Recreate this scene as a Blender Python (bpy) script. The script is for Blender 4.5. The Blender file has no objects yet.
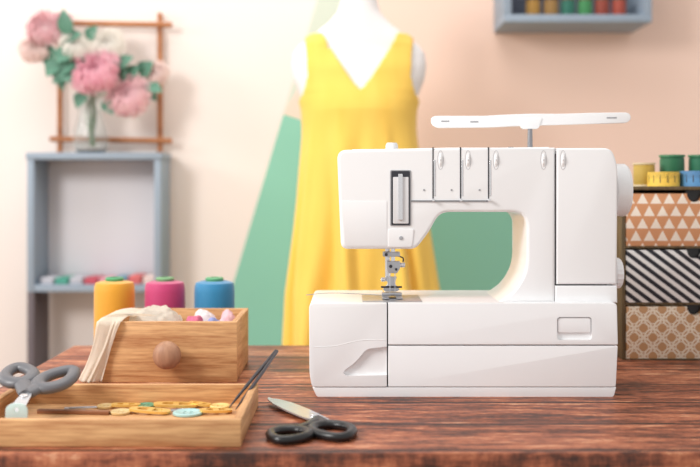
import bpy, bmesh, math, random
from mathutils import Vector, Matrix, noise
random.seed(4)
SC=bpy.context.scene
COL=SC.collection
H=1.031; F=972.0; TZ=0.75
def X(px,D): return (px-350)/F*D
def Z(py,D): return H-(py-190)/F*D
def P(px,py,D): return Vector((X(px,D),D,Z(py,D)))

# ---------------------------------------------------------------- materials
def srgb(r,g,b):
    def c(v):
        v/=255.0
        return v/12.92 if v<=.04045 else ((v+.055)/1.055)**2.4
    return (c(r),c(g),c(b),1)
class NT:
    def __init__(s,name):
        s.m=bpy.data.materials.new(name); s.m.use_nodes=True
        s.t=s.m.node_tree; s.n=s.t.nodes; s.l=s.t.links
        s.b=s.n['Principled BSDF']
    def new(s,k,**kw):
        n=s.n.new(k)
        for a,v in kw.items(): setattr(n,a,v)
        return n
    def set(s,inp,v):
        if isinstance(v,bpy.types.NodeSocket): s.l.new(v,inp)
        else: inp.default_value=v
    def math(s,op,a,b=0.0,c=None):
        n=s.new('ShaderNodeMath',operation=op)
        s.set(n.inputs[0],a); s.set(n.inputs[1],b)
        if c is not None: s.set(n.inputs[2],c)
        return n.outputs[0]
    def coords(s):
        t=s.new('ShaderNodeTexCoord'); return t.outputs['Object']
    def xyz(s):
        q=s.new('ShaderNodeSeparateXYZ'); s.l.new(s.coords(),q.inputs[0]); return q.outputs
    def mix(s,f,a,b):
        n=s.new('ShaderNodeMix',data_type='RGBA')
        s.set(n.inputs[0],f); s.set(n.inputs[6],a); s.set(n.inputs[7],b)
        return n.outputs[2]
    def noise(s,scale=5,detail=3,vec=None,vscale=None,rough=.5,dist=0):
        n=s.new('ShaderNodeTexNoise'); n.inputs['Scale'].default_value=scale; n.inputs['Detail'].default_value=detail
        n.inputs['Roughness'].default_value=rough; n.inputs['Distortion'].default_value=dist
        v=vec or s.coords()
        if vscale:
            mp=s.new('ShaderNodeMapping'); mp.inputs['Scale'].default_value=vscale
            s.l.new(v,mp.inputs[0]); v=mp.outputs[0]
        s.l.new(v,n.inputs['Vector']); return n.outputs['Fac']
    def ramp(s,f,stops):
        r=s.new('ShaderNodeValToRGB'); e=r.color_ramp.elements
        while len(e)<len(stops): e.new(.5)
        for i,(p,c) in enumerate(stops): e[i].position=p; e[i].color=c
        s.l.new(f,r.inputs[0]); return r.outputs[0]
    def bump(s,h,strength=.2,dist=.002):
        n=s.new('ShaderNodeBump'); n.inputs['Strength'].default_value=strength; n.inputs['Distance'].default_value=dist
        s.l.new(h,n.inputs['Height']); s.l.new(n.outputs[0],s.b.inputs['Normal'])
    def color(s,c): s.set(s.b.inputs['Base Color'],c)
    def p(s,**kw):
        for k,v in kw.items(): s.b.inputs[k.replace('_',' ')].default_value=v
    def transl(s,c,f):
        tr=s.new('ShaderNodeBsdfTranslucent'); tr.inputs[0].default_value=c
        mx=s.new('ShaderNodeMixShader'); mx.inputs[0].default_value=f
        out=s.n['Material Output']; s.l.new(s.b.outputs[0],mx.inputs[1]); s.l.new(tr.outputs[0],mx.inputs[2]); s.l.new(mx.outputs[0],out.inputs[0])
def simple(name,c,rough=.5,metal=0,var=.06,scale=30,bump=0,coat=0,sheen=0,tr=0):
    t=NT(name); col=srgb(*c)
    dark=tuple(v*(1-var) for v in col[:3])+(1,)
    f=t.noise(scale,3)
    t.color(t.mix(f,dark,col)); t.p(Roughness=rough,Metallic=metal)
    if coat: t.b.inputs['Coat Weight'].default_value=coat
    if sheen: t.b.inputs['Sheen Weight'].default_value=sheen
    if bump: t.bump(t.noise(scale*6,2),bump,.001)
    if tr: t.transl(col,tr)
    return t.m
def wood(name,c1,c2,along='X',scale=1.0,rough=.55,bump=.15):
    t=NT(name)
    vs={'X':(1.5,22,22),'Y':(22,1.5,22),'Z':(22,22,1.5)}[along]
    vs=tuple(v*scale for v in vs)
    n1=t.noise(3,6,vscale=vs,rough=.65); n2=t.noise(12,4,vscale=vs,rough=.6)
    n3=t.noise(7,4,rough=.6)
    f=t.math('ADD',t.math('MULTIPLY',n1,.60),t.math('MULTIPLY',n2,.30))
    f=t.math('ADD',f,t.math('MULTIPLY',n3,.10))
    t.color(t.ramp(f,[(.37,srgb(*c1)),(.60,srgb(*c2))])); t.p(Roughness=rough)
    t.bump(f,bump,.001); return t.m

M={}
M['white']=simple('white_plastic',(246,246,247),.3,var=.02,coat=.25)
M['white2']=simple('offwhite_plastic',(228,228,230),.35,var=.03)
M['outl']=simple('outline_grey_plastic',(186,186,190),.4)
M['greyp']=simple('grey_plastic',(165,166,170),.4)
M['seam']=simple('dark_seam',(80,80,84),.6)
M['black']=simple('black_plastic',(24,24,26),.32)
M['chrome']=simple('chrome_metal',(232,232,235),.2,.9)
M['steel']=simple('brushed_steel',(190,190,194),.3,.8)
M['bladem']=simple('blade_steel',(206,208,212),.25,.6)
M['midmetal']=simple('mid_grey_metal',(158,158,162),.28,.8)  # metal of a middle grey, between the steel and the dark metal
M['dkmetal']=simple('dark_metal',(74,74,80),.32,.85)
M['lwood']=wood('light_pine_wood',(174,116,70),(228,180,126),'X',bump=.35)
M['lwoody']=wood('light_pine_wood_side',(172,116,70),(222,174,122),'Y',bump=.35)
M['knob']=wood('knob_wood',(150,106,80),(184,138,108),'Z',.4)
M['frame']=wood('frame_brown_wood',(150,90,52),(190,126,78),'X')
M['stick']=wood('stick_brown_wood',(110,66,40),(150,98,64),'X')
M['olive']=wood('dark_cabinet_wood',(74,60,36),(114,94,62),'Z')
M['blue']=simple('bluegrey_paint',(150,165,180),.6,var=.05,scale=12)
M['bluedk']=simple('bluegrey_paint_shade',(118,124,140),.6,var=.08,scale=12)  # darker copy of the shelf paint, interior shade put into the colour
M['sideshade']=simple('shaded_side_paint',(104,94,98),.6,var=.1,scale=12)  # shelf sides in shadow: the shade is put into this colour
M['panel']=simple('pale_panel',(228,226,230),.7,var=.03,scale=5)
M['mann']=simple('mannequin_white',(244,240,238),.6,var=.03,scale=6)
M['grey_rubber']=simple('grey_rubber_handle',(104,104,108),.4)
M['lace']=simple('cream_lace_cloth',(254,246,232),.9,var=.14,scale=260,bump=.5,tr=.5)

def dressmat():
    t=NT('yellow_dress_fabric'); f=t.noise(9,3,vscale=(3,3,.5))
    t.color(t.mix(f,srgb(248,198,80),srgb(254,216,106))); t.p(Roughness=.85); t.b.inputs['Sheen Weight'].default_value=.15
    t.bump(t.noise(400,2),.1,.001); return t.m
M['dress']=dressmat()
def threadmat(name,c):
    t=NT(name); o=t.xyz()
    w=t.math('SINE',t.math('MULTIPLY',o[2],3200.0)); w2=t.math('MULTIPLY',t.math('ADD',w,1.0),.5)
    col=srgb(*c); d=tuple(v*.72 for v in col[:3])+(1,)
    t.color(t.mix(w2,d,col)); t.p(Roughness=.6); t.b.inputs['Sheen Weight'].default_value=.3
    t.bump(w2,.3,.0006); return t.m
def tabletop():
    t=NT('dark_stained_planks')
    o=t.xyz()
    PW=.118
    wob=t.math('MULTIPLY',t.math('SUBTRACT',t.noise(2.2,2,vscale=(1,0,0)),.5),.006)
    yy=t.math('ADD',o[1],wob)
    pl=t.math('FLOOR',t.math('DIVIDE',yy,PW))
    comb=t.new('ShaderNodeCombineXYZ')
    t.l.new(t.math('ADD',o[0],t.math('MULTIPLY',pl,3.7)),comb.inputs[0]); t.l.new(o[1],comb.inputs[1])
    t.l.new(t.math('ADD',t.math('MULTIPLY',pl,1.3),t.math('MULTIPLY',o[2],24.0)),comb.inputs[2])
    v=comb.outputs[0]
    n1=t.noise(1,6,vec=v,vscale=(4.0,38,1),rough=.74,dist=.2)
    n2=t.noise(1,4,vec=v,vscale=(14,95,1),rough=.7)
    n3=t.noise(1,3,vec=v,vscale=(4,10,1))
    n4=t.noise(1,3,vec=v,vscale=(90,170,1),rough=.7)
    pn=t.new('ShaderNodeTexWhiteNoise'); pn.noise_dimensions='1D'; t.l.new(pl,pn.inputs['W'])
    f=t.math('ADD',t.math('ADD',t.math('MULTIPLY',n1,.38),t.math('MULTIPLY',n2,.34)),t.math('MULTIPLY',n3,.12))
    f=t.math('ADD',f,t.math('MULTIPLY',n4,.16))
    f=t.math('ADD',f,t.math('MULTIPLY',t.math('SUBTRACT',pn.outputs['Value'],.5),.04))
    c=t.ramp(f,[(.41,srgb(58,28,17)),(.452,srgb(104,54,34)),(.492,srgb(148,82,55)),(.535,srgb(180,110,76)),(.60,srgb(228,178,140))])
    fr=t.math('FRACT',t.math('DIVIDE',yy,PW))
    e=t.math('LESS_THAN',fr,.055)
    cr=t.math('LESS_THAN',t.noise(1,5,vec=v,vscale=(6,70,1),rough=.65,dist=.3),.375)
    c=t.mix(t.math('MULTIPLY',cr,.75),c,srgb(46,20,12))
    c=t.mix(t.math('MULTIPLY',e,.9),c,srgb(34,15,10)); t.color(c)
    t.set(t.b.inputs['Roughness'],t.math('ADD',t.math('MULTIPLY',n2,.5),.22))
    t.bump(t.math('SUBTRACT',f,t.math('MULTIPLY',t.math('ADD',e,cr),.2)),.6,.004)
    return t.m
M['table']=tabletop()

# ---------------------------------------------------------------- geometry helpers
def meta(o,label=None,category=None,group=None,kind=None):
    if label: o['label']=label
    if category: o['category']=category
    if group: o['group']=group
    if kind: o['kind']=kind
    return o
def fin(name,bm,mat,parent=None,angle=38,recenter=True,smooth=True):
    bmesh.ops.recalc_face_normals(bm,faces=bm.faces) if recenter!='raw' else None
    me=bpy.data.meshes.new(name); 
    vs=[v.co for v in bm.verts]
    c=Vector(((min(v.x for v in vs)+max(v.x for v in vs))/2,(min(v.y for v in vs)+max(v.y for v in vs))/2,(min(v.z for v in vs)+max(v.z for v in vs))/2))
    for v in bm.verts: v.co-=c
    bm.to_mesh(me); bm.free()
    if smooth:
        for p in me.polygons: p.use_smooth=True
        me.set_sharp_from_angle(angle=math.radians(angle))
    me.materials.append(mat)
    o=bpy.data.objects.new(name,me); COL.objects.link(o); o.location=c
    if parent:
        o.parent=parent; o.matrix_parent_inverse=Matrix.Translation(-parent.location)
    return o
def empty(name,loc,label,category,group=None):
    e=bpy.data.objects.new(name,None); e.empty_display_size=.03; e.location=loc; COL.objects.link(e)
    return meta(e,label,category,group)
def bevel(bm,off,seg=3,ang=30):
    if off<=0: return
    ed=[e for e in bm.edges if len(e.link_faces)==2 and e.calc_face_angle(0)>math.radians(ang)]
    bmesh.ops.bevel(bm,geom=ed,offset=off,segments=seg,profile=.5,affect='EDGES',clamp_overlap=True)
def box(name,x0,x1,y0,y1,z0,z1,mat,parent=None,bv=.001,seg=2,rot=None):
    bm=bmesh.new(); bmesh.ops.create_cube(bm,size=1)
    for v in bm.verts: v.co=Vector(((x0+x1)/2+v.co.x*(x1-x0),(y0+y1)/2+v.co.y*(y1-y0),(z0+z1)/2+v.co.z*(z1-z0)))
    bevel(bm,bv,seg)
    if rot:
        c=Vector(((x0+x1)/2,(y0+y1)/2,(z0+z1)/2))
        bmesh.ops.transform(bm,matrix=Matrix.Translation(c)@rot@Matrix.Translation(-c),verts=bm.verts)
    return fin(name,bm,mat,parent)
def rpoly(pts,seg=7):
    out=[]; n=len(pts)
    for i,p in enumerate(pts):
        r=p[2] if len(p)>2 else 0
        c=Vector(p[:2])
        if r<=0: out.append(c); continue
        a=Vector(pts[i-1][:2]); b=Vector(pts[(i+1)%n][:2])
        ra=min(r,(a-c).length*.49); rb=min(r,(b-c).length*.49)
        s=c+(a-c).normalized()*ra; e=c+(b-c).normalized()*rb
        for k in range(seg+1):
            t=k/seg; out.append(s*(1-t)**2+c*2*t*(1-t)*1.0+e*t*t)
    return out
def prism_bm(pts,y0,y1,bv=0,seg=3,ang=30):
    bm=bmesh.new()
    f=[bm.verts.new((p[0],y0,p[1])) for p in pts]; b=[bm.verts.new((p[0],y1,p[1])) for p in pts]
    bm.faces.new(f); bm.faces.new(list(reversed(b)))
    n=len(pts)
    for i in range(n): bm.faces.new((f[i],b[i],b[(i+1)%n],f[(i+1)%n]))
    bmesh.ops.recalc_face_normals(bm,faces=bm.faces)
    if bv>0:
        ed=[e for e in bm.edges if (abs(e.verts[0].co.y-e.verts[1].co.y)<1e-6)]
        bmesh.ops.bevel(bm,geom=ed,offset=bv,segments=seg,profile=.5,affect='EDGES',clamp_overlap=True)
    return bm
def prism(name,pxpts,D,y0,y1,mat,parent=None,bv=.002,seg=3):
    pts=[(X(p[0],D),Z(p[1],D),(p[2]*D/F if len(p)>2 else 0)) for p in pxpts]
    return fin(name,prism_bm(rpoly(pts),y0,y1,bv,seg),mat,parent)
def cyl(name,p0,p1,r0,r1,mat,parent=None,seg=28,bv=0.0,ret=False):
    p0=Vector(p0);p1=Vector(p1); d=p1-p0
    bm=bmesh.new()
    bmesh.ops.create_cone(bm,cap_ends=True,segments=seg,radius1=r0,radius2=r1,depth=d.length)
    if bv:
        ed=[e for e in bm.edges if any(len(f.verts)>4 for f in e.link_faces)]
        bmesh.ops.bevel(bm,geom=ed,offset=bv,segments=3,profile=.5,affect='EDGES',clamp_overlap=True)
    m=Matrix.Translation((p0+p1)/2)@d.to_track_quat('Z','Y').to_matrix().to_4x4()
    bmesh.ops.transform(bm,matrix=m,verts=bm.verts)
    if ret: return bm
    return fin(name,bm,mat,parent)
def lathe(name,prof,loc,mat,parent=None,seg=40,axis=None,close=False):
    bm=bmesh.new(); rings=[]
    for r,z in prof:
        if r<1e-6: rings.append([bm.verts.new((0,0,z))])
        else: rings.append([bm.verts.new((r*math.cos(2*math.pi*i/seg),r*math.sin(2*math.pi*i/seg),z)) for i in range(seg)])
    pairs=list(zip(rings,rings[1:]))
    if close: pairs.append((rings[-1],rings[0]))
    for a,b in pairs:
        for i in range(seg):
            j=(i+1)%seg
            if len(a)==1 and len(b)==1: continue
            if len(a)==1: bm.faces.new((a[0],b[i],b[j]))
            elif len(b)==1: bm.faces.new((a[i],b[0],a[j]))
            else: bm.faces.new((a[i],b[i],b[j],a[j]))
    m=Matrix.Translation(loc)
    if axis is not None: m=m@Vector(axis).to_track_quat('Z','Y').to_matrix().to_4x4()
    bmesh.ops.transform(bm,matrix=m,verts=bm.verts)
    return fin(name,bm,mat,parent)
def sweep_bm(pts,rad,seg=10,closed=False,flat=1.0,normal=None):
    pts=[Vector(p) for p in pts]; n=len(pts); bm=bmesh.new(); rings=[]
    up=Vector(normal) if normal is not None else Vector((0,0,1))
    for i,p in enumerate(pts):
        if closed: t=pts[(i+1)%n]-pts[i-1]
        else: t=pts[min(i+1,n-1)]-pts[max(i-1,0)]
        t.normalize()
        u=up
        if abs(t.dot(u))>.97: u=Vector((1,0,0)) if abs(t.x)<.9 else Vector((0,1,0))
        s=t.cross(u).normalized(); w=s.cross(t).normalized()
        r=rad[min(i,len(rad)-1)] if isinstance(rad,(list,tuple)) else rad
        rings.append([bm.verts.new(p+s*math.cos(a)*r+w*math.sin(a)*(r if flat==1.0 else flat*(rad if not isinstance(rad,(list,tuple)) else min(rad)))) for a in [2*math.pi*k/seg for k in range(seg)]])
    m=n if closed else n-1
    for i in range(m):
        a=rings[i]; b=rings[(i+1)%n]
        for k in range(seg): bm.faces.new((a[k],b[k],b[(k+1)%seg],a[(k+1)%seg]))
    if not closed: bm.faces.new(rings[0]); bm.faces.new(list(reversed(rings[-1])))
    return bm
def sweep(name,pts,rad,mat,parent=None,**kw): return fin(name,sweep_bm(pts,rad,**kw),mat,parent,angle=60)
def smoothpath(pts,n=8,closed=False):
    pts=[Vector(p) for p in pts]; out=[]; N=len(pts)
    rng=range(N if closed else N-1)
    for i in rng:
        g=(lambda k: pts[k%N]) if closed else (lambda k: pts[max(0,min(N-1,k))])
        a,b,c,d=g(i-1),g(i),g(i+1),g(i+2)
        for k in range(n):
            t=k/n
            out.append(.5*((2*b)+(c-a)*t+(2*a-5*b+4*c-d)*t*t+(3*b-a-3*c+d)*t**3))
    if not closed: out.append(pts[-1])
    return out
def join_bm(dst,src):
    me=bpy.data.meshes.new('tmp'); src.to_mesh(me); src.free(); dst.from_mesh(me); bpy.data.meshes.remove(me)
def cut(o,bm):
    # cutter is given in world space, o has its own location: both are objects in the scene
    me=bpy.data.meshes.new('c'); bmesh.ops.recalc_face_normals(bm,faces=bm.faces); bm.to_mesh(me); bm.free()
    c=bpy.data.objects.new('c',me); COL.objects.link(c)
    def ext(m): 
        return max(v.co.x for v in m.vertices)-min(v.co.x for v in m.vertices) if len(m.vertices) else 0
    n0=len(o.data.polygons); w0=ext(o.data); done=False
    for solver in ('EXACT','FAST'):
        md=o.modifiers.new('b','BOOLEAN'); md.operation='DIFFERENCE'; md.object=c; md.solver=solver
        bpy.context.view_layer.update(); dg=bpy.context.evaluated_depsgraph_get()
        nm=bpy.data.meshes.new_from_object(o.evaluated_get(dg)); o.modifiers.clear()
        if abs(ext(nm)-w0)<1e-4 and len(nm.polygons)>=n0:
            done=True; break
        print('boolean retry',o.name,solver)
    if done:
        old=o.data; o.data=nm; nm.name=old.name
        for p in nm.polygons: p.use_smooth=True
        nm.set_sharp_from_angle(angle=math.radians(38))
        while len(nm.materials)>1: nm.materials.pop(index=len(nm.materials)-1)
    bpy.data.objects.remove(c); bpy.data.meshes.remove(me)
def lerp(tab,x):
    if x<=tab[0][0]: return tab[0][1]
    for (a,va),(b,vb) in zip(tab,tab[1:]):
        if x<=b:
            t=(x-a)/(b-a); t=t*t*(3-2*t)*.5+t*.5; return va+(vb-va)*t
    return tab[-1][1]
def lin(tab,x):
    if x<=tab[0][0]: return tab[0][1]
    for (a,va),(b,vb) in zip(tab,tab[1:]):
        if x<=b: return va+(vb-va)*(x-a)/(b-a)
    return tab[-1][1]

# ---------------------------------------------------------------- room
WD=3.0
WZC=1.3
def wallmat():
    t=NT('painted_wall_geometric'); o=t.xyz()
    def half(p,q,side):
        x1,z1=X(p[0],WD),Z(p[1],WD)-WZC; x2,z2=X(q[0],WD),Z(q[1],WD)-WZC
        a=(z2-z1);b=-(x2-x1);c=-(a*x1+b*z1)
        if side<0: a,b,c=-a,-b,-c
        v=t.math('ADD',t.math('ADD',t.math('MULTIPLY',o[0],a),t.math('MULTIPLY',o[2],b)),c)
        return t.math('GREATER_THAN',v,0.0)
    right=half((216,342),(317,0),1)
    below=half((284,114),(620,222),1)
    lft=half((288,106),(352,0),-1)
    n=t.noise(1.3,2)
    cream=t.mix(n,srgb(236,224,216),srgb(247,238,232))
    peach=t.mix(n,srgb(240,206,188),srgb(248,220,204))
    col=t.mix(lft,peach,srgb(210,218,202))
    col=t.mix(below,col,srgb(142,204,182))
    col=t.mix(right,cream,col)
    t.color(col); t.p(Roughness=.85); t.bump(t.noise(180,3),.05,.001); return t.m
M['wall']=wallmat()
bm=bmesh.new(); bmesh.ops.create_cube(bm,size=1)
for v in bm.verts: v.co=Vector((v.co.x*6,WD+.05+v.co.y*.1,WZC+v.co.z*2.6))
meta(fin('wall_back',bm,M['wall']),kind='structure')
M['floor']=wood('floor_oak',(150,112,78),(196,156,116),'X')
meta(box('floor',-3,3,-1.2,WD,-.06,0,M['floor'],bv=0),kind='structure')
M['trim']=simple('trim_white',(238,236,232),.5)
meta(box('baseboard_back',-3,3,WD-.015,WD,0,.09,M['trim'],bv=.003),kind='structure')

# ---------------------------------------------------------------- table
tb=empty('work_table',(0.2,1.4,0),'dark reddish-brown stained wooden plank table with worn grain','table')
box('tabletop',-.5,.95,1.04,1.76,.712,TZ,M['table'],tb,bv=.003)
M['leg']=wood('table_leg_wood',(60,30,20),(110,62,44),'Z')
for lx in (-.44,.87):
    for ly in (1.1,1.68): box('leg',lx-.03,lx+.03,ly-.03,ly+.03,0,.712,M['leg'],tb,bv=.003)
box('apron',-.41,.84,1.09,1.11,.64,.712,M['leg'],tb); box('apron',-.41,.84,1.67,1.69,.64,.712,M['leg'],tb)

# ---------------------------------------------------------------- sewing machine
sm=empty('sewing_machine',(X(463,1.32),1.4,TZ),'white plastic sewing machine with needle assembly and raised thread guide','sewing machine')
DB=1.32; yb=1.49
W=M['white']
for fx in (325,600):
    for fy in (1.345,1.465): cyl('rubber_foot',(X(fx,DB),fy,TZ),(X(fx,DB),fy,TZ+.004),.009,.009,M['greyp'],sm)
prism('base_skirt',[(312.5,387.6),(616.5,387.6),(614,397.6,3),(317,397.6,3)],DB,DB+.001,yb-.002,W,sm,.001)
acc=prism('accessory_box',[(309,303,6),(387.0,303,1),(387.0,387,1),(312,387,3),(309.5,374,5)],DB,DB,yb,W,sm,.003,4)
pts=[(342,372,6),(357,361,7),(366,349,5),(392,346,1),(392,375,1),(346,376,3)]
cut(acc,prism_bm(rpoly([(X(a,DB),Z(b,DB),r*DB/F) for a,b,r in pts],6),DB-.010,DB+.006,.0035,4))
sweep('accessory_ridge',smoothpath([(X(314,DB),DB+.0005,Z(347,DB)),(X(335,DB),DB+.0005,Z(346,DB)),(X(352,DB),DB+.0005,Z(342,DB)),(X(366,DB),DB+.0005,Z(340,DB)),(X(386,DB),DB+.0005,Z(340,DB))],5),.0008,W,sm,seg=8)
bu=prism('base_front',[(388.3,303,1),(617,303,4),(618,344.8,1),(388.3,344.8,1)],DB,DB,yb,W,sm,.002,3)
pts=[(557,317,4),(592,317,4),(592,340,4),(557,340,4)]
cut(bu,prism_bm(rpoly([(X(a,DB),Z(b,DB),r*DB/F) for a,b,r in pts]),DB-.01,DB+.005,0))
prism('lever_plate',[(558,318,3),(591,318,3),(591,333,2),(558,333,2)],DB,DB+.0016,DB+.006,W,sm,.0008)
prism('base_lower_panel',[(388.3,346,1),(618,346,1),(616,387,2),(388.3,387,1)],DB,DB+.0005,yb-.001,W,sm,.002,3)
box('base_gap_blocker',X(330,DB),X(605,DB),DB+.012,yb-.012,TZ+.008,Z(306,DB),M['seam'],sm)  # added dark filler, keeps the gaps between base panels dark
DA=1.336; ya=1.462
body=prism('arm_body',[(341,249,7),(337,150,10),(450,147.5,0),(555.2,147.5,0),(555.2,303,0),(497,303,0),(515,291,10),(527,270,14),(527,212,15),
     (440,212,10),(429,232,8),(416,249,6)],DA,DA,ya,W,sm,.0045,5)
prism('column_cover',[(556.8,148,0),(612,148,8),(618,166,8),(617,284.4,0),(556.8,284.4,0)],DA,DA,ya,W,sm,.0030,4)
prism('column_foot',[(555.4,285.8,0),(617,285.8,0),(617.5,303,0),(555.4,303,0)],DA,DA-.001,ya,W,sm,.002,3)
box('body_gap_blocker',X(545,DA),X(608,DA),DA+.006,ya-.008,Z(301,DA),Z(154,DA),M['seam'],sm)  # added dark filler, stops light passing through the column gap
prism('face_plate',[(341,201,1),(387,201,1),(387,246,1),(344,246,3)],DA,DA-.0006,DA+.004,W,sm,.0005,2)
prism('slot_frame',[(390,170,2),(411,170,2),(411,226,2),(390,226,2)],DA,DA-.0012,DA+.005,M['greyp'],sm,.0006)
prism('slot_recess',[(391.2,171,1),(409.8,171,1),(409.8,225,1),(391.2,225,1)],DA,DA-.0016,DA+.003,M['dkmetal'],sm,.0003)
prism('slot_plate',[(393,177,1),(408.5,177,1),(408.5,223.5,1),(393,223.5,1)],DA,DA-.0035,DA+.002,M['white2'],sm,.0006)
prism('take_up_lever',[(398,174,1),(402.5,174,1),(402.5,220,1),(398,220,1)],DA,DA-.006,DA-.002,M['chrome'],sm,.0005)
prism('thread_guide_cover',[(388,229,2),(414,229,2),(412,247,3),(388,247,2)],DA,DA-.0012,DA+.003,W,sm,.0006)
cyl('cover_screw',(X(401,DA),DA-.0024,Z(238,DA)),(X(401,DA),DA,Z(238,DA)),.0028,.0028,M['steel'],sm,16,.0004)
prism('guide_crossbar',[(411,200.2),(489,200.2),(489,201.8),(411,201.8)],DA,DA-.0014,DA+.001,M['midmetal'],sm,.0002)
for sx in (433,460.5,488.5):
    prism('thread_slot',[(sx-.6,147.2,0),(sx+.6,147.2,0),(sx+.6,199,0),(sx-.6,199,0)],DA,DA-.0004,DA+.003,M['dkmetal'],sm,0)
    prism('slot_insert',[(sx+.9,160,0),(sx+2.4,160,0),(sx+2.4,196,0),(sx+.9,196,0)],DA,DA-.0006,DA+.002,M['chrome'],sm,.0001)
    box('top_slot',X(sx-.55,DA),X(sx+.55,DA),DA,ya-.03,Z(147.6,DA)-.003,Z(147.6,DA)+.0003,M['dkmetal'],sm,0)
    cyl('guide_pin',P(sx,200,DA),(X(sx,DA),DA-.007,Z(200,DA)),.0018,.0022,M['chrome'],sm,16,.0004)
    cyl('cover_screw',(X(sx-9,DA),DA-.0008,Z(190,DA)),(X(sx-9,DA),DA+.001,Z(190,DA)),.0014,.0014,M['greyp'],sm,12,0)
def dial(px,py=160,r=.0165,w=.0050):
    bm=bmesh.new(); seg=44; rings=[]
    for k,(rr,xx) in enumerate([(0,-w/2),(r*.85,-w/2),(r,-w/2+.0014),(r,w/2-.0014),(r*.85,w/2),(0,w/2)]):
        if rr==0: rings.append([bm.verts.new((xx,0,0))]); continue
        rings.append([bm.verts.new((xx,(rr*(1-(.03 if (i%2 and k in(2,3)) else 0)))*math.cos(2*math.pi*i/seg),(rr*(1-(.03 if (i%2 and k in(2,3)) else 0)))*math.sin(2*math.pi*i/seg))) for i in range(seg)])
    for a,b in zip(rings,rings[1:]):
        for i in range(seg):
            j=(i+1)%seg
            if len(a)==1: bm.faces.new((a[0],b[i],b[j]))
            elif len(b)==1: bm.faces.new((a[i],b[0],a[j]))
            else: bm.faces.new((a[i],b[i],b[j],a[j]))
    bmesh.ops.translate(bm,vec=(X(px,DA),DA+r-.0030,Z(py,DA)),verts=bm.verts)
    fin('tension_dial',bm,W,sm,angle=30)
    lp=[Vector((X(px+2.9*math.cos(t),DA),DA-.0001,Z(py+9.5*math.sin(t),DA))) for t in [2*math.pi*i/28 for i in range(28)]]
    sweep('dial_outline',lp,.00025,M['outl'],sm,seg=6,closed=True,normal=(0,1,0))
    box('dial_mark',X(px-.8,DA),X(px+.8,DA),DA-.0033,DA-.0025,Z(py+.3,DA),Z(py-.3,DA),M['greyp'],sm,0)
for dx in (440.5,468,496,543.5,563): dial(dx)
prism('top_lid',[(352,149,1),(551,146.6,1),(551,148.6,0),(352,151.5,0)],DA,DA+.012,ya-.01,W,sm,.001)
kx=X(392,1.38)
lathe('pressure_knob',[(0,0),(.0085,0),(.009,.004),(.0088,.009),(.007,.0125),(0,.013)],(kx,1.385,Z(149.5,DA)-.001),M['white2'],sm)
cyl('thread_post',(X(512,1.39),1.4,Z(148,DA)),(X(512,1.39),1.4,Z(148,DA)+.004),.005,.004,M['dkmetal'],sm)
DG=1.40
g=prism('thread_guide_bar',[(431,117.5,3),(436,116,2),(484,116,3),(500,115,6),(530,113.8,8),(560,114,8),(590,113,6),(628,112.6,4),(631,118,4),(627,123,4),(590,124,8),(520,126,8),(488,127.5,4),(436,128,4),(431,124,3)],DG,DG-.004,DG+.004,W,sm,.001,3)
for a,b,yy in ((441,449,121.5),(470,478,122),(606,616,118)):
    prism('bar_slit',[(a,yy-.7),(b,yy-.7),(b,yy+.7),(a,yy+.7)],DG,DG-.0043,DG-.003,M['greyp'],sm,0)
prism('guide_bracket',[(518,118,2),(542,118,2),(538,129,3),(521,129,3)],DG,DG-.0052,DG+.0052,W,sm,.001)
cyl('guide_post',(X(530,DG),DG,Z(128,DG)),(X(530,DG),DG,Z(152,DG)),.0034,.0040,M['midmetal'],sm)
def wheel(name,prof,c,mat,rib=.0,seg=60):
    bm=bmesh.new(); rings=[]
    for rr,xx in prof:
        rings.append([bm.verts.new((c.x+xx,c.y+max(rr,.0002)*(1-(rib if i%2 else 0))*math.cos(2*math.pi*i/seg),c.z+max(rr,.0002)*(1-(rib if i%2 else 0))*math.sin(2*math.pi*i/seg))) for i in range(seg)])
    for a,b in zip(rings,rings[1:]):
        for i in range(seg): bm.faces.new((a[i],b[i],b[(i+1)%seg],a[(i+1)%seg]))
    bm.faces.new(rings[0]); bm.faces.new(list(reversed(rings[-1])))
    return fin(name,bm,mat,sm,angle=30)
wheel('hand_wheel',[(.018,-.004),(.03,0.0),(.0365,.002),(.038,.006),(.038,.019),(.035,.023),(.02,.024)],Vector((X(618,1.36),1.40,Z(190,1.36))),W,.02)
wheel('adjust_dial',[(.015,-.004),(.0195,.002),(.0215,.004),(.0215,.010),(.019,.0125),(.008,.013)],Vector((X(617.5,1.345),1.375,Z(274,1.36))),W,.05,40)
# needle assembly
DN=1.375
zbed=Z(303,DB)
cyl('needle_bar',P(393,240,DN),P(393,268,DN),.0030,.0030,M['chrome'],sm)
cyl('presser_bar',P(387.5,240,DN+.012),P(387.5,281,DN+.012),.0034,.0034,M['chrome'],sm)
fin('bar_bracket',prism_bm(rpoly([(X(383,DN),Z(252,DN),.001),(X(400,DN),Z(252,DN),.001),(X(400,DN),Z(256.5,DN),.001),(X(383,DN),Z(256.5,DN),.001)]),DN-.004,DN+.016,.0006),M['steel'],sm)
fin('needle_clamp',prism_bm(rpoly([(X(387,DN),Z(261,DN),.001),(X(400,DN),Z(261,DN),.001),(X(400,DN),Z(268,DN),.001),(X(397,DN),Z(273,DN),.001),(X(388,DN),Z(273,DN),.001),(X(387,DN),Z(268,DN),.001)]),DN-.005,DN+.005,.0006),M['steel'],sm)
cyl('clamp_screw',P(399,265,DN),P(405,265,DN),.0034,.0034,M['chrome'],sm,16,.0005)
cyl('clamp_screw',(X(390.5,DN),DN-.005,Z(266,DN)),(X(390.5,DN),DN-.009,Z(266,DN)),.0024,.0024,M['dkmetal'],sm,16,.0005)
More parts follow.
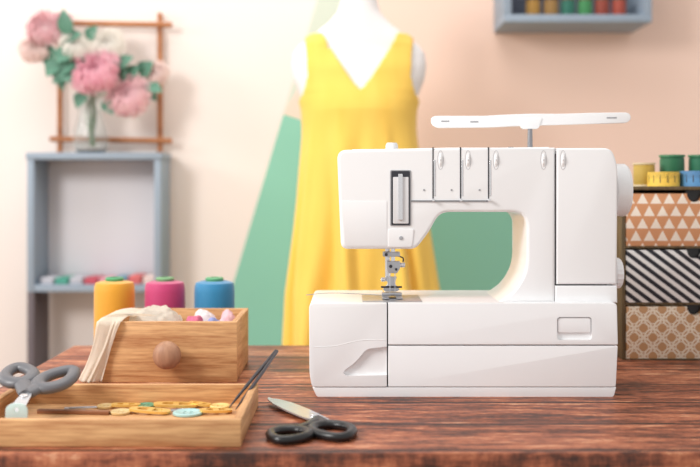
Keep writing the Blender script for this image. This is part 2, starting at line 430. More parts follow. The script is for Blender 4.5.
cyl('clamp_screw',(X(396,DN),DN-.005,Z(269,DN)),(X(396,DN),DN-.008,Z(269,DN)),.0018,.0018,M['dkmetal'],sm,16,.0005)
cyl('clamp_screw',(X(386,DN),DN-.004,Z(254.3,DN)),(X(386,DN),DN-.008,Z(254.3,DN)),.0022,.0022,M['dkmetal'],sm,16,.0005)
for nx in (390,395): cyl('needle',P(nx,272,DN),P(nx,297.0,DN),.0008,.0003,M['chrome'],sm,8)
fin('foot_holder',prism_bm(rpoly([(X(386,DN),Z(277,DN),.001),(X(397,DN),Z(277,DN),.001),(X(395,DN),Z(284,DN),.001),(X(400,DN),Z(290,DN),.001),(X(396,DN),Z(292,DN),.001),(X(386,DN),Z(292,DN),.001),(X(383,DN),Z(290,DN),.001),(X(388,DN),Z(284,DN),.001)]),DN+.004,DN+.013,.0006),M['steel'],sm)
cyl('foot_pin',P(381,287,DN+.002),P(402,287,DN+.002),.0014,.0014,M['dkmetal'],sm,12)
cyl('clamp_screw',P(385,279.5,DN+.008),P(381,279.5,DN+.008),.003,.003,M['chrome'],sm,16,.0005)
for a,b in ((382,388.5),(396,402)):
    fin('presser_foot_toe',prism_bm([(X(a,DN),zbed+.0015),(X(b,DN),zbed+.0015),(X(b,DN),zbed+.0035),(X(a,DN),zbed+.0035)],DN-.022,DN+.014,.0006),M['steel'],sm)
box('presser_foot_bridge',X(382,DN),X(402,DN),DN+.002,DN+.014,zbed+.0035,zbed+.008,M['steel'],sm,.001)
sweep('foot_lever',smoothpath([P(398,256,DN+.02),P(403,258,DN+.02),P(403,262,DN+.02)],5),.0010,M['dkmetal'],sm,seg=8)
box('needle_plate',X(362,DN),X(420,DN),DN-.045,DN+.04,zbed-.001,zbed+.0009,M['steel'],sm,.0004)
box('feed_dog',X(386,DN),X(397,DN),DN-.014,DN+.012,zbed,zbed+.0014,M['dkmetal'],sm,.0003)
sweep('thread_wire',smoothpath([P(306,295,1.40),P(330,293,1.40),P(360,294,1.40),(X(384,1.39),1.39,zbed+.003)],6),.0006,M['greyp'],sm,seg=6)

# ---------------------------------------------------------------- mannequin + dress
DM=2.54; sM=DM/F; cx=X(359,DM)
mq=empty('dress_form',(cx,DM,0),'white headless dress form torso on a stand','mannequin')
A=[(-34,16),(-20,16.5),(0,18),(12,21),(22,29),(31,40),(40,52),(47,61),(54,66),(66,67.5),(78,66),(90,61.5),(98,58),(112,55),(140,52),(180,47),(230,55),(270,58),(300,52)]
Bd=[(-34,.05),(0,.052),(25,.056),(50,.060),(75,.078),(112,.105),(150,.1),(180,.085),(240,.11),(300,.10)]
def torso(py,th,ea=0,eb=0,n=2.2):
    a=lerp(A,py)*sM+ea; b=lerp(Bd,py)+eb
    c,s=math.cos(th),math.sin(th)
    return Vector((cx+a*abs(c)**(2/n)*(1 if c>=0 else -1),DM+b*abs(s)**(2/n)*(1 if s>=0 else -1),Z(py,DM)))
bm=bmesh.new(); rings=[]; N=64
for k in range(85):
    py=-34+334*k/84; rings.append([bm.verts.new(torso(py,2*math.pi*i/N)) for i in range(N)])
for a,b in zip(rings,rings[1:]):
    for i in range(N): bm.faces.new((a[i],b[i],b[(i+1)%N],a[(i+1)%N]))
bm.faces.new(rings[0]); bm.faces.new(list(reversed(rings[-1])))
fin('torso',bm,M['mann'],mq,angle=60)
lathe('neck_cap',[(0,.03),(.012,.03),(.018,.02),(.014,.01),(.044,.004),(.046,0),(0,0)],(cx,DM,Z(-34,DM)),M['frame'],mq)
cyl('stand_pole',(cx,DM,.02),(cx,DM,Z(299,DM)),.014,.014,M['steel'],mq)
lathe('stand_base',[(0,0),(.17,0),(.17,.01),(.15,.018),(.03,.024),(.02,.035),(0,.035)],(cx,DM,0),M['mann'],mq)
DA_=[(98,56.5),(112,56.5),(150,58),(200,63),(250,70),(290,75),(343,77)]
DBb=[(98,.100),(112,.111),(150,.118),(200,.128),(250,.142),(343,.165)]
def dressp(py,th):
    p0=torso(py,th,.006,.006)
    if py<=98: return p0
    t=min(1,(py-98)/60); t=t*t*(3-2*t)
    a=lin(DA_,py)*sM; b=lin(DBb,py)
    fa=max(0,(py-118)/225)
    w=.5*math.sin(py*.012)
    irr=noise.noise(Vector((math.cos(th)*2.2,math.sin(th)*2.2,py*.006)))
    fold=1+.16*fa**.8*(math.sin(10*th+.7+w+2*irr)+.55*math.sin(17*th+1.5-w+3*irr)+.7*irr)
    c,s=math.cos(th),math.sin(th); e_=2/2.1
    p1=Vector((cx+.012*fa+a*abs(c)**e_*(1 if c>=0 else -1)*(1+(fold-1)*.22),DM+b*abs(s)**e_*(1 if s>=0 else -1)*fold,Z(py+3*fa*math.sin(4*th),DM)))
    return p0.lerp(p1,t)
bm=bmesh.new(); N=280; K=230; rows=[]
for k in range(K+1):
    py=36+(343-36)*k/K; rows.append([bm.verts.new(dressp(py,2*math.pi*i/N)) for i in range(N)])
def keep(c):
    py=190-(c.z-H)*F/DM; dx=(c.x-cx)/sM; front=c.y<DM
    if py<108:
        am=lin([(36,53),(60,51),(80,50),(95,54),(103,60),(108,64)],py)
        if abs(dx)>am: return False
    if front:
        if py<94 and abs(dx-1)<((94-py)/(94-40))**.85*35.5: return False
    else:
        if py<62 and abs(dx)<32: return False
    if py<52 and abs(dx)<31: return False
    return True
for a,b in zip(rows,rows[1:]):
    for i in range(N):
        q=(a[i],b[i],b[(i+1)%N],a[(i+1)%N]); c=sum((v.co for v in q),Vector())/4
        if keep(c): bm.faces.new(q)
bmesh.ops.delete(bm,geom=[v for v in bm.verts if not v.link_faces],context='VERTS')
dr=fin('dress',bm,M['dress'],angle=80)
md=dr.modifiers.new('s','SOLIDIFY'); md.thickness=.0025; md.offset=1
meta(dr,'yellow sleeveless v-neck dress worn by the white dress form','dress')

# ---------------------------------------------------------------- shelving unit
DS=2.84
e=empty('shelving_unit',(X(95,DS),DS+.07,0),'blue-grey painted open cube shelving unit against the wall','shelf')
xl,xr=X(27,DS),X(161,DS); th=.02; szt=Z(152.5,DS); zm=Z(292,DS); y1=WD-.016
box('side_panel',xl,xl+th,DS,y1,zm,szt-th,M['blue'],e); box('side_panel',xr-th,xr,DS,y1,zm,szt-th,M['blue'],e)
box('lower_side_panel',xl,xl+th,DS,y1,0,zm,M['sideshade'],e); box('lower_side_panel',xr-th,xr,DS,y1,0,zm,M['sideshade'],e)  # split from the upper sides to carry the painted shade
box('top_board',xl-.003,xr+.003,DS-.003,y1,szt-th,szt,M['blue'],e)
for z in (zm,.36,.04): box('shelf_board',xl+th,xr-th,DS+.002,y1,z,z+th,M['blue'],e)
box('back_panel',xl+th,xr-th,y1-.008,y1,zm+th,szt-th,M['panel'],e)
sx0,sx1,szm=xl+th,xr-th,zm+th
cols=[(206,206,214),(90,170,150),(200,200,208),(206,96,110),(232,170,180),(120,160,180),(224,120,120),(240,214,206)]
x=sx0+.012
for i,c in enumerate(cols):
    w=.038
    if x+w>sx1: break
    z0=szm; hh=.018+.008*random.random()
    bm=bmesh.new()
    for k in range(2):
        b2=bmesh.new(); bmesh.ops.create_cube(b2,size=1)
        for v in b2.verts: v.co=Vector((x+w/2+v.co.x*w,DS+.07+v.co.y*.10,z0+hh*(k+.5)/2+v.co.z*hh*.5))
        bevel(b2,hh*.2,3); join_bm(bm,b2)
    o=fin('folded_fabric',bm,simple('fabric_'+str(i),c,.9,var=.15,scale=60,bump=.3))
    meta(o,'small folded fabric piece lying on the shelf board','fabric','folded fabrics on the shelf')
    x+=w+.005

fr=empty('stick_frame',P(110,152,2.96),'brown wooden stick frame with crossed corners on the shelf top','frame')
fr.location.z=szt
for px in (60,160): cyl('stick',(X(px,2.965),2.965,szt),(X(px,2.975),2.975,Z(13,2.975)),.0085,.0085,M['frame'],fr,16,.002)
for py in (24,140):
    y=2.952
    cyl('stick',P(50,py-1,y),P(172,py+1,y),.0085,.0085,M['frame'],fr,16,.002)

# ---------------------------------------------------------------- vase + flowers
DV=2.895
gl=NT('clear_glass'); gl.color((.95,.98,.98,1)); gl.p(Roughness=.03); gl.b.inputs['Transmission Weight'].default_value=.92; gl.b.inputs['IOR'].default_value=1.25
f=gl.noise(40,2); gl.bump(f,.1,.002)
vb=Vector((X(91,DV),DV,szt))
v=lathe('vase',[(0,0),(.036,0),(.046,.006),(.052,.03),(.047,.07),(.036,.11),(.033,.135),(.042,.165),(.040,.165),(.031,.135),(.034,.11),(.044,.07),(.049,.03),(.043,.01),(0,.008)],vb,gl.m)
meta(v,'clear glass vase standing on the blue-grey shelf','vase')
def leaf_bm(base,tip,w,up):
    base=Vector(base);tip=Vector(tip); d=tip-base; L=d.length; d.normalize(); s=d.cross(up).normalized(); n=s.cross(d)
    bm=bmesh.new(); g=[]
    for i in range(9):
        t=i/8; ww=w*math.sin(math.pi*min(1,t**.8))**.9 if 0<t<1 else .0006
        row=[]
        for k in (-1,-.5,0,.5,1):
            row.append(bm.verts.new(base+d*L*t+s*ww*k+n*(abs(k)*ww*.3-.25*L*t*t)))
        g.append(row)
    for a,b in zip(g,g[1:]):
        for k in range(4): bm.faces.new((a[k],b[k],b[k+1],a[k+1]))
    return bm
def bloom_bm(c,R,axis,seed):
    rnd=random.Random(seed); bm=bmesh.new()
    rot=Vector(axis).to_track_quat('Z','Y').to_matrix()
    for L in range(7):
        n=5+L*2; rad=R*(.26+.80*L/6); top=math.radians(6+L*8+(8 if L==6 else 0)); bot=math.radians(140)
        for p in range(n):
            ph=2*math.pi*(p+.5*(L%2)+rnd.uniform(-.2,.2))/n; wd=math.pi/n*1.35; rr=rad*rnd.uniform(.88,1.08); tw=rnd.uniform(-.12,.12)
            g=[]
            for i in range(6):
                t=i/5; th=bot+(top+tw-bot)*t; row=[]
                for k in range(6):
                    u=-1+2*k/5; w=wd*(.35+.65*math.sin(math.pi*min(.9,t*.85+.1)))
                    q=rr*(1+.10*u*u*t-.07*math.sin(6*u+ph*3)*t*t+(.14*t*t if L>3 else 0))
                    tt=th+.28*u*u*t
                    a=ph+u*w
                    row.append(bm.verts.new(c+rot@Vector((q*math.sin(tt)*math.cos(a),q*math.sin(tt)*math.sin(a),q*math.cos(tt)*.85))))
                g.append(row)
            for a,b in zip(g,g[1:]):
                for k in range(5): bm.faces.new((a[k],b[k],b[k+1],a[k+1]))
    return bm
def petal(name,c,c2):
    t=NT(name); f=t.noise(35,3); t.color(t.mix(f,srgb(*c),srgb(*c2))); t.p(Roughness=.8)
    t.transl(srgb(*c2),.35)
    return t.m
PM={'hot':petal('petal_pink',(246,188,202),(255,220,229)),'salmon':petal('petal_salmon',(250,208,214),(255,234,236)),'pale':petal('petal_pale',(252,230,224),(255,243,239)),'cream':petal('petal_cream',(252,247,238),(255,253,249))}
LM=simple('leaf_green',(98,150,126),.5,var=.45,scale=25)
ST=simple('stem_green',(104,140,92),.6,var=.2)
mouth=vb+Vector((0,0,.15))
fl=[(45,29,15.5,'salmon',-.02),(97,73,20,'hot',-.06),(130,98,19,'salmon',-.05),(108,45,14.5,'cream',-.02),(34,51,12,'pale',-.03),(74,47,13,'cream',-.03),(157,74,11,'pale',-.01),(62,23,9,'hot',.0)]
for i,(px,py,r,k,dy) in enumerate(fl):
    D=DV+dy; c=P(px,py,D); R=r*D/F
    cn={'hot':'bright pink','salmon':'soft pink','pale':'pale peach','cream':'creamy white'}[k]
    e=empty('flower',c,cn+' ruffled peony bloom in the glass vase','flower','flowers in the glass vase')
    ax=Vector((random.uniform(-.4,.4),-1,random.uniform(.1,.7)))
    fin('bloom',bloom_bm(c,R,ax,i),PM[k],e,angle=60,recenter='raw')
    b=vb+Vector((random.uniform(-.015,.015),random.uniform(-.012,.012),.02))
    m=mouth+Vector((random.uniform(-.012,.012),random.uniform(-.012,.012),0))
    mid=m.lerp(c,.6)+Vector((0,0.01,.02))
    sweep('stem',smoothpath([b,m,mid,c-ax.normalized()*R*.3],5),.0022,ST,e,seg=7)
lv=[(60,55,60,88,9),(72,60,55,75,8),(60,40,78,32,9),(68,35,62,10,8),(75,70,52,80,9),(80,50,70,72,10),(118,75,108,60,8),(140,82,155,98,8),(140,75,150,62,9),(150,85,160,90,6),(105,100,112,112,7),(64,66,76,82,10),(50,45,46,66,8),(128,78,136,66,8),(118,66,130,56,7),(84,92,76,106,7),(58,62,46,74,8),(120,80,124,68,7),(70,50,56,60,9),(88,40,94,26,7)]
for i,(a,b,c,d,w) in enumerate(lv):
    D=DV+random.uniform(-.05,.0)
    par=min([o for o in bpy.data.objects if o.type=='EMPTY' and o.name.startswith('flower')],key=lambda o:(o.location-P((a+c)/2,(b+d)/2,D)).length)
    fin('leaf',leaf_bm(P(a,b,D),P(c,d,D-.03),w*D/F,Vector((0,-1,.3))),LM,par,angle=80,recenter='raw')

# ---------------------------------------------------------------- spools
def spool(loc,r,h,c,label,group,name='thread_spool',flange=(236,232,224)):
    e=empty(name,loc,label,'thread spool',group); l=Vector(loc)
    fm=simple('spool_plastic',flange,.4)
    lathe('spool_core',[(0,0),(r,0),(r,h*.07),(r*.5,h*.12),(r*.5,h*.88),(r,h*.93),(r,h),(r*.35,h),(r*.3,h*.8),(0,h*.8)],l,fm,e,32)
    lathe('thread_winding',[(r*.5,h*.08),(r*.88,h*.08),(r*.95,h*.14),(r*.96,h*.5),(r*.95,h*.86),(r*.88,h*.92),(r*.5,h*.92)],l,threadmat('thread',c),e,32,close=True)
    return e
def cone(px,c,lab,cap=(80,160,110)):
    D=1.66; r=20*D/F; h=Z(279,D)-TZ; l=Vector((X(px,D),D,TZ))
    e=empty('thread_cone',l,lab,'thread spool','large thread cones beside the wooden drawer')
    lathe('spool_core',[(0,0),(r*.95,0),(r*.95,.004),(r*.3,.008),(r*.3,h-.006),(r*.42,h-.004),(r*.46,h+.001),(r*.4,h+.003),(r*.2,h+.003),(r*.2,h-.01),(0,h-.01)],l,simple('cone_plastic',cap,.4),e)
    lathe('thread_winding',[(r*.3,.005),(r*.96,.005),(r,.012),(r,h-.022),(r*.98,h-.012),(r*.92,h-.006),(r*.6,h-.003),(r*.3,h-.003)],l,threadmat('thread_cone_mat',c),e,close=True)
cone(114.5,(246,176,44),'large orange-yellow thread cone standing on the table'); cone(165,(208,60,120),'large magenta thread cone standing on the table',(120,170,120)); cone(214.5,(44,142,192),'large blue thread cone standing on the table',(100,170,120))

# ---------------------------------------------------------------- patterned drawer cabinet
DC=1.607; cz1=Z(190,DC)
xl,xr=X(622,DC),X(768,DC); th=.006; y1=DC+.13
cb=empty('mini_drawer_cabinet',((xl+xr)/2,DC+.065,TZ),'small wooden desktop cabinet with three patterned paper-covered drawers','cabinet')
box('side_panel',xl,xl+th,DC,y1,TZ,cz1,M['olive'],cb); box('side_panel',xr-th,xr,DC,y1,TZ,cz1,M['olive'],cb)
box('top_panel',xl-.003,xr+.003,DC-.003,y1+.002,cz1,cz1+.006,M['olive'],cb)
box('back_panel',xl+th,xr-th,y1-.005,y1,TZ,cz1,M['olive'],cb)
for py in (361,304.5,248): box('divider',xl+th,xr-th,DC,y1-.005,Z(py,DC)-.0005,Z(py,DC)+.005,M['olive'],cb,.0005)
def pat(kind):
    t=NT('drawer_paper_'+kind); o=t.xyz()
    x=t.math('ADD',o[0],1.0); z=t.math('ADD',o[2],1.0)
    if kind=='triangle':
        v=t.math('FRACT',t.math('DIVIDE',z,.0205)); rowi=t.math('FLOOR',t.math('DIVIDE',z,.0205))
        u=t.math('FRACT',t.math('ADD',t.math('DIVIDE',x,.022),t.math('MULTIPLY',rowi,.5)))
        a=t.math('MULTIPLY',t.math('ABSOLUTE',t.math('SUBTRACT',u,.5)),2.0)
        m=t.math('LESS_THAN',t.math('ADD',a,v),.93)
        m2=t.math('GREATER_THAN',v,.08)
        t.color(t.mix(t.math('MULTIPLY',m,m2),srgb(212,150,106),srgb(246,232,216)))
    elif kind=='stripe':
        u=t.math('FRACT',t.math('DIVIDE',t.math('ADD',t.math('MULTIPLY',x,.75),z),.0165))
        t.color(t.mix(t.math('LESS_THAN',u,.5),srgb(240,238,236),srgb(42,42,50)))
    else:
        res=None
        for off in (0,.5):
            u=t.math('SUBTRACT',t.math('FRACT',t.math('ADD',t.math('DIVIDE',x,.031),off)),.5)
            w=t.math('SUBTRACT',t.math('FRACT',t.math('ADD',t.math('DIVIDE',z,.031),off)),.5)
            d=t.math('SQRT',t.math('ADD',t.math('MULTIPLY',u,u),t.math('MULTIPLY',w,w)))
            r=t.math('LESS_THAN',t.math('ABSOLUTE',t.math('SUBTRACT',d,.44)),.045)
            r2=t.math('LESS_THAN',t.math('ABSOLUTE',t.math('SUBTRACT',d,.27)),.025)
            r=t.math('MAXIMUM',r,r2)
            res=r if res is None else t.math('MAXIMUM',res,r)
        t.color(t.mix(res,srgb(200,154,110),srgb(240,226,206)))
    t.p(Roughness=.7); return t.m
for kind,a,b,lab in (('triangle',193.5,246,'orange and white triangle patterned drawer'),('stripe',250,302.5,'black and white diagonal striped drawer'),('petal',306.5,358.5,'tan and white interlaced circle patterned drawer')):
    d=box('drawer',xl+th+.001,xr-th-.001,DC-.001,y1-.01,Z(b,DC),Z(a,DC),pat(kind),cb,.0006); d['label']=lab
    mx=(xl+xr)/2
    bmc=cyl('c',(mx,DC-.02,Z(a,DC)-.001),(mx,DC+.02,Z(a,DC)-.001),.0135,.0135,None,seg=28,ret=True)
    cut(d,bmc)
    hnd=cyl('handle_recess',(mx,DC+.010,Z(a,DC)-.001),(mx,DC+.0195,Z(a,DC)-.001),.0132,.0132,M['black'],d)
    bpy.context.view_layer.update(); hnd.matrix_parent_inverse=d.matrix_world.inverted()
ctop=cz1+.006
GR='thread spools on the drawer cabinet'
def sp(px,D,rpx,toppy,c,l,fl=(236,232,224)): spool((X(px,D),D,ctop),rpx*D/F,Z(toppy,D)-ctop,c,l,GR,flange=fl)
sp(644,1.68,11,163,(206,172,74),'golden yellow thread spool on the cabinet top',(222,206,170))
sp(672,1.69,12.5,155,(28,110,70),'tall green thread spool on the cabinet top',(60,130,90))
sp(701,1.69,12.5,155,(24,116,80),'tall green thread spool on the cabinet top',(60,130,90))
sp(730,1.66,13,160,(196,50,60),'red thread spool on the cabinet top')
def tape(px,D,rpx,toppy,c,lab):
    tp=NT('tape_mat'); o=tp.new('ShaderNodeTexCoord'); sx=tp.new('ShaderNodeSeparateXYZ'); tp.l.new(o.outputs['Object'],sx.inputs[0])
    ang=tp.math('ARCTAN2',sx.outputs[0],sx.outputs[1]); fr_=tp.math('FRACT',tp.math('MULTIPLY',ang,9.0)); mk=tp.math('MULTIPLY',tp.math('LESS_THAN',fr_,.2),tp.math('GREATER_THAN',sx.outputs[2],.001))
    f2=tp.math('FRACT',tp.math('MULTIPLY',ang,2.25)); m2=tp.math('MULTIPLY',tp.math('LESS_THAN',f2,.14),tp.math('LESS_THAN',tp.math('ABSOLUTE',sx.outputs[2]),.006))
    tp.color(tp.mix(tp.math('MAXIMUM',mk,m2),srgb(*c),srgb(60,50,34))); tp.p(Roughness=.5)
    c0=Vector((X(px,D),D,ctop)); R=rpx*D/F; hh=Z(toppy,D)-ctop
    prof=[(R*.25,0),(R,0),(R,hh),(R*.97,hh),(R*.95,hh*.94),(R*.85,hh*.94),(R*.84,hh),(R*.72,hh),(R*.71,hh*.94),(R*.6,hh*.94),(R*.58,hh),(R*.25,hh)]
    tpo=lathe('measuring_tape',prof,c0,tp.m,seg=48,close=True); meta(tpo,lab,'measuring tape','measuring tapes on the drawer cabinet')
tape(663.5,1.635,15.5,172,(248,206,84),'rolled yellow measuring tape with dark marks on the cabinet')
tape(696,1.632,15.5,171,(92,150,200),'rolled blue measuring tape with dark marks on the cabinet')

# ---------------------------------------------------------------- wall shelf upper
DW=2.80
ws=empty('wall_shelf',(X(577,DW),WD-.1,Z(22,DW)),'blue-grey box shelf mounted on the peach wall','shelf')
xl,xr=X(504,DW),X(652,DW); zb=Z(22,DW); zt=zb+.30; th=.022
box('side_panel',xl,xl+th,DW,WD,zb+th,zt-th,M['blue'],ws); box('side_panel',xr-th,xr,DW,WD,zb+th,zt-th,M['blue'],ws)
box('bottom_board',xl,xr,DW,WD,zb,zb+th,M['blue'],ws); box('top_board',xl,xr,DW,WD,zt-th,zt,M['blue'],ws)
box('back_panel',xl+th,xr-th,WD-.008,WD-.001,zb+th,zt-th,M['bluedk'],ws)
for i,(px,c) in enumerate([(533,(176,130,50)),(551,(160,120,60)),(568,(30,110,90)),(585,(60,140,80)),(602,(150,60,40)),(619,(170,70,50))]):
    spool((X(px,2.86),2.86,zb+th),.0225,.055,c,'coloured thread spool inside the blue-grey wall shelf','thread spools in the wall shelf',flange=(120,90,60))

# ---------------------------------------------------------------- wooden drawer (small box)
DX=1.42
xl,xr=X(101,DX),X(237,DX); y1=1.588; zt=Z(322,DX); th=.009
wb=empty('wooden_drawer_box',((xl+xr)/2,1.5,TZ),'light pine open drawer with round wooden knob holding fabric','drawer box')
box('front_panel',xl,xr,DX,DX+.011,TZ,zt,M['lwood'],wb,.0012)
box('side_panel',xl+.001,xl+.001+th,DX+.011,y1-.008,TZ+.001,zt-.001,M['lwoody'],wb); box('side_panel',xr-.001-th,xr-.001,DX+.011,y1-.008,TZ+.001,zt-.001,M['lwoody'],wb)
box('back_panel',xl+.001,xr-.001,y1-.008,y1,TZ+.001,zt,M['lwood'],wb)
box('bottom_panel',xl+.01,xr-.01,DX+.011,y1-.008,TZ+.004,TZ+.009,M['lwood'],wb)
lathe('knob',[(0,.0),(.0085,0),(.008,.006),(.013,.009),(.0185,.014),(.0205,.020),(.0195,.026),(.016,.031),(.009,.0345),(0,.0355)],(X(167,DX-.02),DX,Z(354,DX-.01)),M['knob'],wb,axis=(0,-1,0))
def heap(name,x0,x1,y0,y1,z0,z1,mat,seed,amp=.006,fr=1.0):
    bm=bmesh.new(); bmesh.ops.create_icosphere(bm,subdivisions=5,radius=1)
    for v in bm.verts:
        p=v.co.copy(); q=Vector((abs(p.x)**.7*(1 if p.x>0 else -1),abs(p.y)**.7*(1 if p.y>0 else -1),p.z))
        w=Vector(((x0+x1)/2+q.x*(x1-x0)/2,(y0+y1)/2+q.y*(y1-y0)/2,(z0+z1)/2+q.z*(z1-z0)/2))
        s=Vector((w.x*fr,w.y*fr,w.z*fr))
        n=noise.noise(Vector((s.x*30+seed,s.y*30,s.z*14)))+.8*abs(noise.noise(Vector((s.x*80+seed,s.y*45,s.z*45))))-.5*abs(noise.noise(Vector((s.x*130+seed,s.y*130,s.z*60))))
        w+=p*n*amp; v.co=w
    return fin(name,bm,mat,angle=80)
meta(heap('lace_cloth',xl+.016,xl+.105,DX+.022,y1-.024,TZ+.012,zt+.011,M['lace'],1,.009),'crumpled cream lace cloth piled in the wooden drawer','cloth')
def ftmp(n,c): return simple(n,c,.9,var=.25,scale=50,bump=.3)
for i,(a,b,c,zz,ly) in enumerate([(.110,.140,(214,110,140),-.001,.03),(.14,.170,(150,160,210),-.004,.05),(.160,.186,(236,190,196),.002,.085),(.115,.155,(235,225,225),.001,.1)]):
    meta(heap('fabric_scrap',xl+a,xl+b,DX+ly,DX+ly+.05,TZ+.012,zt+zz,ftmp('scrap%d'%i,c),i+5,.009),['pink','lavender','pale pink','white'][i]+' crumpled fabric scrap inside the wooden drawer','fabric','fabric scraps in the wooden drawer')
# draped lace over the side wall, wrapping the front corner and falling to the table
bm=bmesh.new(); g=[]
path=smoothpath([(xl+.045,0,zt+.006),(xl+.025,0,zt+.009),(xl+.005,0,zt+.006),(xl-.005,0,zt-.001),(xl-.009,0,zt-.03),(xl-.018,0,zt-.06),(xl-.030,0,TZ+.003)],7)
n_=len(path)
for i,p in enumerate(path):
    t=i/(n_-1); row=[]
    h=max(0,min(1,(t-.38)/.13)); dn=max(0,(t-.4)/.6)
    for k in range(121):
        u=k/120
        nn=noise.noise(Vector((u*7,t*3,1.7)))
        if u<.5:
            y=DX+.095-(.095-.012)*(u/.5); x=p.x
            rx=.004*math.sin(u*60+2*t)*(.3+dn)
            x-=abs(rx)*h; z=p.z+(abs(rx)*.5*(1-h))
            y-=.012*(u/.5)*h
        else:
            q=(u-.5)/.5
            tgt=xl+.004+.034*(1-dn)**1.4
            xx=p.x+(tgt-p.x)*q*max(h,.0)+(.034*q*(1-h))
            yy=DX+.012-.012*h-.003*h-(.008*dn)*h*math.sin(math.pi*min(1,q*1.1))-.0013*h*(.4+dn)*(1+math.sin(q*12+2.2*t+5*nn))-.002*h*(1+nn)
            x,y,z=xx,yy,p.z+.0015*(1-h)+.002*math.sin(q*9)*(1-dn)*h
            if h<1: z=max(z,zt+.0015)
        row.append(bm.verts.new((x,y,max(z,TZ+.002))))
    g.append(row)
for a,b in zip(g,g[1:]):
    for k in range(120): bm.faces.new((a[k],b[k],b[k+1],a[k+1]))
dl=fin('lace_ribbon',bm,M['lace'],angle=80); m_=dl.modifiers.new('s','SOLIDIFY'); m_.thickness=.0006
meta(dl,'cream lace ribbon draped over the corner of the wooden drawer','ribbon')

# ---------------------------------------------------------------- tray
xl,xr=-.43,X(241,1.062); y0=1.062; y1=1.262; zt=TZ+.030
tr=empty('wooden_tray',((xl+xr)/2,1.16,TZ),'shallow light pine tray holding scissors and buttons','tray')
box('front_panel',xl,xr,y0,y0+.009,TZ,zt,M['lwood'],tr,.0012); box('back_panel',xl,xr,y1-.009,y1,TZ,zt,M['lwood'],tr,.0012)
box('side_panel',xl,xl+.009,y0+.009,y1-.009,TZ,zt,M['lwoody'],tr,.0012); box('side_panel',xr-.009,xr,y0+.009,y1-.009,TZ,zt,M['lwoody'],tr,.0012)
box('bottom_panel',xl+.009,xr-.009,y0+.009,y1-.009,TZ+.001,TZ+.006,M['lwood'],tr,0)
tzb=TZ+.006
o=box('wooden_stick',X(38,1.2),X(112,1.2),1.190,1.197,tzb,tzb+.005,M['stick'],None,.001,rot=Matrix.Rotation(-.10,4,'Z')); meta(o,'thin brown wooden stick lying in the tray','stick')
def button(px,D,r,c,lab,z=None):
    seg=32; l=Vector((X(px,D),D,z or tzb))
    prof=[(0,0),(r*.9,0),(r,.0008),(r,.0030),(r*.9,.0038),(r*.72,.0034),(r*.62,.0024),(0,.0024)]
    o=lathe('button',prof,l,simple('button_mat',c,.3),seg=seg)
    h=bmesh.new()
    for dx,dy in ((-.2,-.2),(.2,.2),(-.2,.2),(.2,-.2)):
        join_bm(h,cyl('h',l+Vector((dx*r*1.1,dy*r*1.1,-.002)),l+Vector((dx*r*1.1,dy*r*1.1,.006)),r*.11,r*.11,None,seg=10,ret=True))
    cut(o,h); meta(o,lab+' round button lying in the tray','button','buttons in the tray')
bt=[(121,1.196,.013,(214,184,128),'golden beige'),(188,1.192,.0185,(168,208,206),'mint green'),(220,1.228,.013,(238,206,130),'golden yellow'),(146,1.232,.012,(96,146,110),'green'),(106,1.228,.011,(222,190,130),'golden yellow')]
for b in bt: button(*b)
gm=simple('brass_metal',(240,200,112),.32,.45)
fs=[(126,1.226,.2,.018),(150,1.196,-.15,.026),(176,1.228,.12,.028),(216,1.196,.25,.020),(200,1.232,-.3,.015)]
for px,D,rt,L in fs:
    c=Vector((X(px,D),D,tzb+.0040))
    out=[Vector((L*math.copysign(abs(math.cos(t))**.7,math.cos(t)),L*.42*math.copysign(abs(math.sin(t))**.7,math.sin(t)))) for t in [2*math.pi*i/32 for i in range(32)]]
    bm=bmesh.new()
    ring=[[bm.verts.new((p.x*s_,p.y*s_,z_)) for p in out] for s_,z_ in ((1,-.0014),(1,.0014),(.62,.0014),(.62,-.0014))]
    for a_,b_ in ((0,1),(1,2),(2,3),(3,0)):
        for i in range(32): bm.faces.new((ring[a_][i],ring[a_][(i+1)%32],ring[b_][(i+1)%32],ring[b_][i]))
    b2=bmesh.new(); bmesh.ops.create_cube(b2,size=1)
    for v in b2.verts: v.co=Vector((v.co.x*.007,v.co.y*L*.7,v.co.z*.0022))
    join_bm(bm,b2)
    bmesh.ops.transform(bm,matrix=Matrix.Translation(c)@Matrix.Rotation(rt,4,'Z')@Matrix.Rotation(.05,4,'Y'),verts=bm.verts)
    o=fin('brass_buckle',bm,gm); meta(o,'flat oval brass slide buckle lying in the tray','buckle','brass buckles in the tray')
for px,D,rt in ((82,1.222,.2),(96,1.200,-.25),(170,1.205,.5)):
    c=Vector((X(px,D),D,tzb+.0014)); R_=Matrix.Translation(c)@Matrix.Rotation(rt,4,'Z')
    pp=[(-.017,.003,0),(.012,.003,0),(.017,.002,0),(.0175,-.0005,0),(.015,-.003,0),(-.017,-.003,0)]
    bm=sweep_bm(smoothpath([R_@Vector(p) for p in pp],5),.0008,seg=7)
    b2=bmesh.new(); bmesh.ops.create_cube(b2,size=1)
    for v in b2.verts: v.co=R_@Vector((-.0185+v.co.x*.006,v.co.y*.0085,v.co.z*.0026))
    bevel(b2,.0008,2); join_bm(bm,b2)
    o=fin('safety_pin',bm,M['steel']); meta(o,'closed silver metal safety pin lying in the tray','safety pin','safety pins in the tray')

